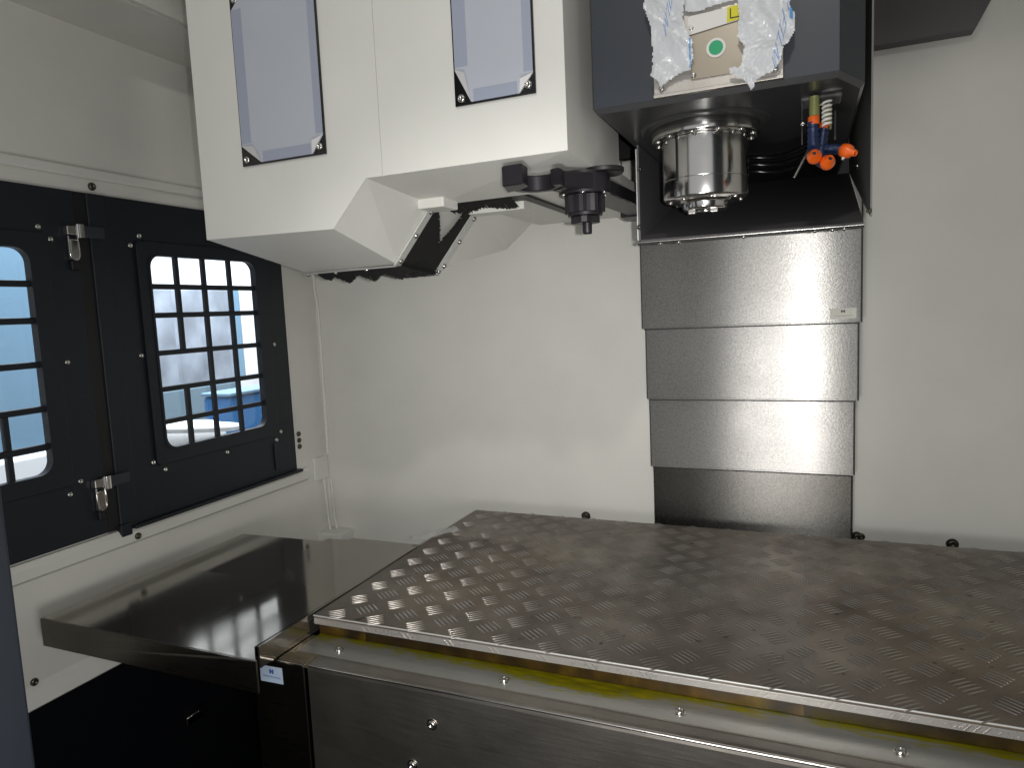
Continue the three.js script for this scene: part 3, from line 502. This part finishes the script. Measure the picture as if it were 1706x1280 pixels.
// ---------------------------------------------------------------- telescopic cover of the column
{
  const t = thing('column_cover', [-0.145, 0.6, -2.0], 'telescopic brushed steel column cover of four overlapping sheets', 'way cover');
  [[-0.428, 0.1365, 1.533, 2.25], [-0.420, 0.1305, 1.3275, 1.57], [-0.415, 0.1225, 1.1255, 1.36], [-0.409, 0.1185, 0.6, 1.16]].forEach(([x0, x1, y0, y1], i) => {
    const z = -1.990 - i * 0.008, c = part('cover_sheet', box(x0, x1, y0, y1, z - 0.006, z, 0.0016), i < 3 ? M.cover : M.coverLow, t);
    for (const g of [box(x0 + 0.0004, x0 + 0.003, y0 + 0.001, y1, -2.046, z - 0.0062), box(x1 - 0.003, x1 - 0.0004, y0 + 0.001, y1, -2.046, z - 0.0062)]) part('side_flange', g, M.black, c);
    for (const g of [box(x1 + 0.0002, x1 + 0.0034, y0, y1, z - 0.02, z - 0.002), box(x0 - 0.0026, x0 - 0.0002, y0, y1, z - 0.02, z - 0.002)]) part('edge_shade', g, M.black, c);  // black strips put in as the shade of the side gaps
    if (i < 3) { part('wiper', box(x0 + 0.004, x1 - 0.004, y0 - 0.0035, y0 - 0.0005, z - 0.012, z - 0.001), M.black, c); part('hem', box(x0, x1, y0, y0 + 0.004, z + 0.0002, z + 0.0022, 0.0008), M.cover, c); }
  });
}
{
  const tx = printTex(256, 112, (x) => {
    x.fillStyle = '#3b3d3a'; x.fillRect(110, 18, 12, 30); x.fillRect(134, 18, 10, 30); x.fillRect(112, 28, 30, 9); x.fillStyle = '#8a8d86'; x.fillRect(144, 20, 5, 26);
    x.fillStyle = '#b7b5aa'; for (let i = 0; i < 19; i++) x.fillRect(40 + i * 10, 76 + (i % 3), 6, 8 + (i % 2) * 3);
  }, '#f3f2e6');
  const t = thing('white_label', [0.095, 1.557, -1.985], 'cream label with a small black mark on the top steel column sheet', 'label');
  const g = new THREE.PlaneGeometry(0.062, 0.027); g.rotateZ(0.012); g.translate(0.0945, 1.557, -1.9885);
  part('print', g, new THREE.MeshStandardMaterial({ map: tx, roughness: 0.5, side: THREE.DoubleSide }), t);
}
const wallBolts = [[-0.636, 'small dark bolt on the back wall behind the table, left of the column cover'], [0.134, 'small dark bolt at the lower right foot of the steel column cover'], [0.358, 'small dark bolt on the right back wall at the table edge']];
for (const [x, label] of wallBolts) {
  const t = thing('wall_bolt', [x, 0.944, -2.04], label, 'bolt');
  screw(t, [x, 0.944, -2.049], [0, 0, 1], 0.011, M.darkBolt, 'bolt_head', true);
  if (x === 0.134) screw(t, [x + 0.012, 0.946, -2.049], [0, 0, 1], 0.009, M.darkBolt, 'bolt_head');
}

// ---------------------------------------------------------------- steel tray at the left of the table
{
  const t = thing('way_cover_tray', [-1.25, 0.92, -1.25], 'dark glossy steel tray left of the chequered table plate', 'way cover');
  const y = 0.98, zf = -0.924, zb = -1.52;
  part('top_sheet', slab([[-1.534, y, zf], [-0.975, y, zf - 0.045], [-0.957, y, -1.574], [-1.176, y, -1.573], [-1.184, y, -1.556], [-1.245, y, -1.549], [-1.246, y, -1.527], [-1.531, y, -1.517]].map((p) => p), [0, -0.004, 0]), M.tray, t);
  part('front_lip', slab([[-1.534, y, zf], [-1.534, y - 0.062, zf], [-0.93, y - 0.062, zf], [-0.93, y, zf], [-0.975, y, zf - 0.001]], [0, 0, -0.004]), M.plateDark, t);
  part('front_corner', faces([[-1.534, y - 0.0001, zf], [-0.93, y - 0.0001, zf], [-0.975, y - 0.0001, zf - 0.045]]), M.tray, t);
  part('side_lip', slab([[-1.534, y - 0.0045, zf - 0.004], [-1.534, y - 0.062, zf - 0.004], [-1.532, y - 0.062, zb], [-1.532, y - 0.0045, zb]], [0.003, 0, 0]), M.apron, t);
  part('end_wall', slab([[-0.966, y, -0.972], [-0.966, y - 0.0435, -0.972], [-0.958, y - 0.0435, -1.56], [-0.958, y, -1.56]], [-0.004, 0, 0]), M.tray, t);
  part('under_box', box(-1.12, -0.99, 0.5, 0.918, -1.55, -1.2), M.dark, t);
}
{
  const t = thing('corner_plate', [-0.96, 0.9, -1.015], 'dark steel corner plate with a pale label below the tray step', 'machine plate');
  part('plate', box(-1.025, -0.8985, 0.35, 0.9305, -1.0168, -1.0125, 0.0015), M.plateDark, t);
  part('edge', cyl(0.0022, 0.0022, [-0.985, 0.9315, -1.0145], [-0.900, 0.9305, -1.0145], 8), M.bolt, t);
}
{
  const tx = printTex(256, 170, (x) => {
    x.fillStyle = '#3557a8'; x.fillRect(106, 32, 20, 46); x.fillRect(134, 32, 20, 46); x.fillRect(112, 48, 36, 14);
    x.fillStyle = '#5a78b8'; for (let i = 0; i < 24; i++) x.fillRect(28 + i * 8.4, 100 + i * 0.3, 5.4, 12 + (i % 3) * 2);
    x.fillStyle = '#9db4d4'; for (let i = 0; i < 15; i++) x.fillRect(60 + i * 9, 130, 6, 4);
  }, '#b9cbe0');
  const t = thing('blue_label', [-0.979, 0.905, -1.011], 'pale blue label with blue print on the dark corner plate', 'label');
  const g = new THREE.PlaneGeometry(0.057, 0.034); g.rotateZ(0.02); g.translate(-0.9795, 0.9005, -1.0118);
  part('print', g, new THREE.MeshStandardMaterial({ map: tx, roughness: 0.45, side: THREE.DoubleSide }), t);
}

// ---------------------------------------------------------------- work table with the chequered plate
{
  const t = thing('tread_plate', [-0.15, 0.965, -1.52], 'worn aluminium five-bar tread plate lying over the machine table', 'tread plate');
  const x0 = -0.956, x1 = 0.70, y = 0.98, z0 = -1.122, z1 = -1.915;
  const dirt = tex(1024, (u, v) => {
    const a = fbm(u * 5, v * 5, 31, 5), b = fbm(u * 22, v * 22, 8, 4), s = fbm(u * 3, v * 3, 52, 3), sp = hash(Math.floor(u * 1024), Math.floor(v * 1024));
    let k = 0.62 + 0.22 * a + 0.16 * b + 0.05 * (sp - 0.5); if (fbm(u * 70, v * 70, 3, 2) > 0.36) k *= 0.62;
    return [k * (1 + 0.1 * s), k * (0.97 + 0.02 * a), k * (0.93 - 0.12 * s)];
  }, [0.6, 0.6], true);
  const rough = tex(512, (u, v) => 0.55 + 0.3 * fbm(u * 6, v * 6, 13, 4) + 0.12 * (hash(Math.floor(u * 512), Math.floor(v * 512)) - 0.5), [1.0, 1.0]);
  const plateMat = new THREE.MeshStandardMaterial({ color: lin(0.55, 0.5, 0.455), map: dirt, metalness: 0.66, roughness: 0.85, roughnessMap: rough, bumpMap: speckle, bumpScale: 0.0002, side: THREE.DoubleSide });
  const barMat = new THREE.MeshStandardMaterial({ color: lin(0.46, 0.43, 0.4), metalness: 1, roughness: 0.3, side: THREE.DoubleSide });
  part('sheet', box(x0, x1, y - 0.006, y, z1, z0), plateMat, t);
  // sawn front edge with bright marks
  const edge = part('sawn_edge', box(x0, x1, y - 0.0195, y - 0.0062, z0 - 0.03, z0 + 0.0015, 0.0012), new THREE.MeshStandardMaterial({ color: lin(0.38, 0.365, 0.35), metalness: 0.5, roughness: 0.6, roughnessMap: rough }), t);
  const ex = part('bright_edge', cyl(0.0016, 0.0016, [x0, y - 0.001, z0 + 0.0008], [x1, y - 0.001, z0 + 0.0008], 8), M.alu, t);
  // clusters of five bars, turned alternately
  const bar = (len, w, h) => { const g = new THREE.SphereGeometry(1, 10, 5, 0, Math.PI * 2, 0, Math.PI / 2); g.scale(len / 2, h, w / 2); return g; };
  const cluster = (turn) => { const gs = []; for (let i = -2; i <= 2; i++) { const g = bar(0.040, 0.0034, 0.0014); g.translate(0, 0, i * 0.0092); g.rotateY(turn); gs.push(g); } return mergeGeometries(gs); };
  const A = cluster(Math.PI / 4 - 0.12), B = cluster(-Math.PI / 4 + 0.12), px = 0.0955, pz = 0.0797, rest = [];
  const list = [];
  for (let i = -1; i < 19; i++) for (let j = -1; j < 11; j++) for (const s of [0, 1]) {
    const x = -0.909 + (i + s * 0.5) * px, z = -1.140 - (j + s * 0.5) * pz;
    if (x < x0 + 0.018 || x > x1 - 0.02 || z > z0 - 0.014 || z < z1 + 0.016) continue;
    list.push([x, z, s]);
  }
  list.sort((a, b) => Math.hypot(a[0], a[1]) - Math.hypot(b[0], b[1]));
  list.forEach(([x, z, s], i) => {
    if (i < 300) { const m = new THREE.Mesh(s ? B : A, barMat); m.name = 'raised_bars'; m.position.set(x, y, z).sub(t.position); m.castShadow = m.receiveShadow = true; t.add(m); }
    else rest.push((s ? B : A).clone().translate(x, y, z));
  });
  if (rest.length) tag(part('raised_bars_far', mergeGeometries(rest), barMat, t), null, null, null, 'stuff');
  // scratches left by the saw
  const sc = []; for (let i = 0; i < 150; i++) { const x = x0 + rnd() * (x1 - x0), w = 0.0004 + rnd() * 0.0006, l = 0.003 + rnd() * 0.006; const g = new THREE.BoxGeometry(w, l, 0.0008); g.rotateZ(-0.5 - rnd() * 0.35); g.translate(x, y - 0.0128 + (rnd() - 0.5) * 0.004, z0 + 0.0018); sc.push(g); }
  for (let c = 0; c < 17; c++) for (let k = 0; k < 3; k++) { const g = new THREE.BoxGeometry(0.0014, 0.0135, 0.0012); g.rotateZ(c < 8 ? 0.75 : -0.7); g.translate(x0 + 0.03 + c * px + k * 0.012, y - 0.0130, z0 + 0.0018); if (k < 2 || c > 8) sc.push(g); }
  part('saw_marks', mergeGeometries(sc), barMat, t);
}
{
  const t = thing('machine_table', [-0.15, 0.5, -1.5], 'oil-stained table body and steel apron below the tread plate', 'machine table');
  const oil = tex(1024, (u, v) => {                                    // u, v span the table front: brown rust above, yellow-green oil on the ledge
    const a = fbm(u * 14, v * 6, 3, 5), b = fbm(u * 30, v * 5, 9, 4), k = 0.5 + a + b * 0.5;
    const w = Math.min(1, Math.max(0, 0.25 + 0.75 * u)); return [(0.10 + 0.34 * k * w) * 0.95, 0.065 + 0.30 * k * w * (0.75 + 0.4 * b), 0.02 + 0.03 * k];
  }, [1.2, 3], true);
  part('table_edge', box(-0.950, 0.70, 0.9365, 0.9600, -1.9, -1.130), new THREE.MeshStandardMaterial({ map: oil, roughness: 0.35, metalness: 0.2 }), t);
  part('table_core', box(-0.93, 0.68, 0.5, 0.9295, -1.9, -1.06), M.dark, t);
  // ledge: bare steel with a band of cutting oil that thins out unevenly
  const ledgeTex = tex(1024, (u, v) => {
    const w = 0.16 + 0.4 * fbm(u * 9, 0.3, 17, 4) + 0.3 * Math.exp(-Math.pow((u - 0.36) * 9, 2)), d = v - w, n = fbm(u * 40, v * 8, 5, 4);
    const m = Math.min(1, Math.max(0, 0.5 - d * 3 + n * 1.3)); const y = [0.62 + 0.3 * n, 0.60 + 0.26 * n, 0.05], g = [0.70, 0.70, 0.68];
    return [0, 1, 2].map((q) => g[q] * (1 - m) + y[q] * m);
  }, [1, 1], true);
  const lg = new THREE.PlaneGeometry(1.59, 0.078); lg.rotateX(-Math.PI / 2); lg.translate(-0.155, 0.9355, -1.092);
  { const uv = lg.attributes.uv, p = lg.attributes.position; for (let i = 0; i < p.count; i++) uv.setXY(i, (p.getX(i) + 0.95) / 1.6, (p.getZ(i) + 1.131) / 0.078); }
  part('ledge', lg, new THREE.MeshStandardMaterial({ map: ledgeTex, metalness: 0.72, roughness: 0.42, roughnessMap: brushed, side: THREE.DoubleSide }), t);
  // folded apron: sloping shoulder, bright rolled edge and tall front sheet
  const prof = [[-1.055, 0.9354], [-1.052, 0.9335], [-1.030, 0.9325], [-1.023, 0.9315], [-1.019, 0.928], [-1.018, 0.922], [-1.018, 0.3]];
  const fs = []; for (let i = 0; i < prof.length - 1; i++) { const [za, ya] = prof[i], [zb, yb] = prof[i + 1]; fs.push([[-0.893, ya, za], [-0.893, yb, zb], [0.66, yb, zb], [0.66, ya, za]]); }
  part('apron', faces(...fs), M.apron, t);
  part('rolled_edge', cyl(0.0028, 0.0028, [-0.893, 0.9292, -1.0205], [0.66, 0.9292, -1.0205], 10), M.bolt, t);
  part('end_ledge', box(-0.962, -0.8935, 0.925, 0.9352, -1.12, -1.0175), new THREE.MeshStandardMaterial({ color: lin(0.42, 0.36, 0.26), metalness: 0.85, roughness: 0.35, roughnessMap: brushed }), t);
  for (const x of [-0.863, -0.5, -0.187, 0.13, 0.44]) screw(t, [x, 0.9362, -1.079], [0, 1, 0], 0.0078, M.bolt, 'bolt', true);
  for (const [x, y] of [[-0.619, 0.864], [-0.666, 0.775], [-0.2, 0.80], [0.2, 0.80]]) screw(t, [x, y, -1.0175], [0, 0, 1], 0.0078, M.bolt, 'bolt', true);
}
{
  const o = [[-0.99, -1.58], [-0.95, -1.60], [-0.905, -1.70], [-0.93, -1.72], [-0.965, -1.66], [-1.0, -1.60]].map(([x, z]) => [x, -z]);
  const g = crumpled(o, 0, 0.007, 5.5, 0.0035); g.rotateX(-Math.PI / 2); g.translate(0, 0.982, 0);
  tag(part('clear_wrap', g, new THREE.MeshPhysicalMaterial({ color: lin(0.9, 0.9, 0.9), transmission: 0.75, thickness: 0, roughness: 0.15, side: THREE.DoubleSide })), 'crumpled clear plastic wrap between the tray and the tread plate', 'plastic wrap');
}

// ---------------------------------------------------------------- what the left windows look out on
{
  const sky = paint(lin(0.15, 0.26, 0.36), 0.45), deep = paint(lin(0.03, 0.17, 0.42), 0.4), pale = paint(lin(0.75, 0.75, 0.75), 0.5), mist = paint(lin(0.33, 0.37, 0.42), 0.5, { map: tex(256, (u, v) => { const k = 0.86 + 0.42 * fbm(u * 5, v * 4, 77, 5); return [k, k, k * 1.01]; }, [0.9, 0.9], true) }), teal = paint(lin(0.12, 0.18, 0.22), 0.5);  // mist: mottled colour puts the haze of the panes on the cabinet
  tag(part('hall_wall', box(-6.1, -6.0, 0, 4.5, -9, 2), paint(lin(0.8, 0.8, 0.8), 0.6)), 'bright white wall of the hall behind the left windows', 'wall', null, 'structure');
  let t = thing('blue_cabinet', [-3.4, 0, -1.6], 'light blue machine cabinet seen through the left window', 'cabinet');
  part('body', box(-4.0, -3.4, 1.03, 2.04, -2.62, -0.6, 0.02), sky, t);
  part('base', box(-3.98, -3.36, 0, 1.026, -2.62, -0.6, 0.02), pale, t);
  part('top', box(-4.0, -3.4, 2.042, 2.3, -2.62, -0.6, 0.02), pale, t);
  t = thing('grey_cabinet', [-3.8, 0, -3.4], 'hazy blue-grey machine cabinet seen through the right window', 'cabinet');
  part('body', box(-4.3, -3.8, 1.2, 1.855, -3.83, -2.7, 0.02), mist, t);
  part('lower_door', box(-4.3, -3.78, 0, 1.196, -3.83, -2.7, 0.02), teal, t);
  part('bright_door', box(-4.3, -3.79, 1.2, 2.2, -4.5, -3.92, 0.02), pale, t);
  part('blue_edge', box(-4.3, -3.785, 1.2, 1.855, -3.915, -3.84, 0.01), sky, t);
  t = thing('round_hood', [-2.75, 0.7, -2.55], 'white round hood at the foot of the right window', 'hood');
  const dome = lathe([[0, 1.135], [0.15, 1.128], [0.175, 1.115], [0.18, 1.06], [0.18, 0.6]], 0, 0, 48); dome.translate(-2.75, 0, -2.42);
  part('shell', dome, pale, t);
  const rim = new THREE.TorusGeometry(0.235, 0.016, 10, 64); rim.rotateX(Math.PI / 2 - 0.12); rim.translate(-2.75, 1.115, -2.42); part('rim', rim, pale, t);
  t = thing('blue_bin', [-2.9, 0.7, -3.0], 'bright blue bin at the lower right of the right window', 'bin');
  part('body', box(-3.1, -2.9, 0.5, 1.2, -3.3, -2.86, 0.02), deep, t);
  part('lid', box(-3.1, -2.89, 1.204, 1.225, -3.31, -2.85, 0.008), sky, t);
}

renderer.render(scene, camera);
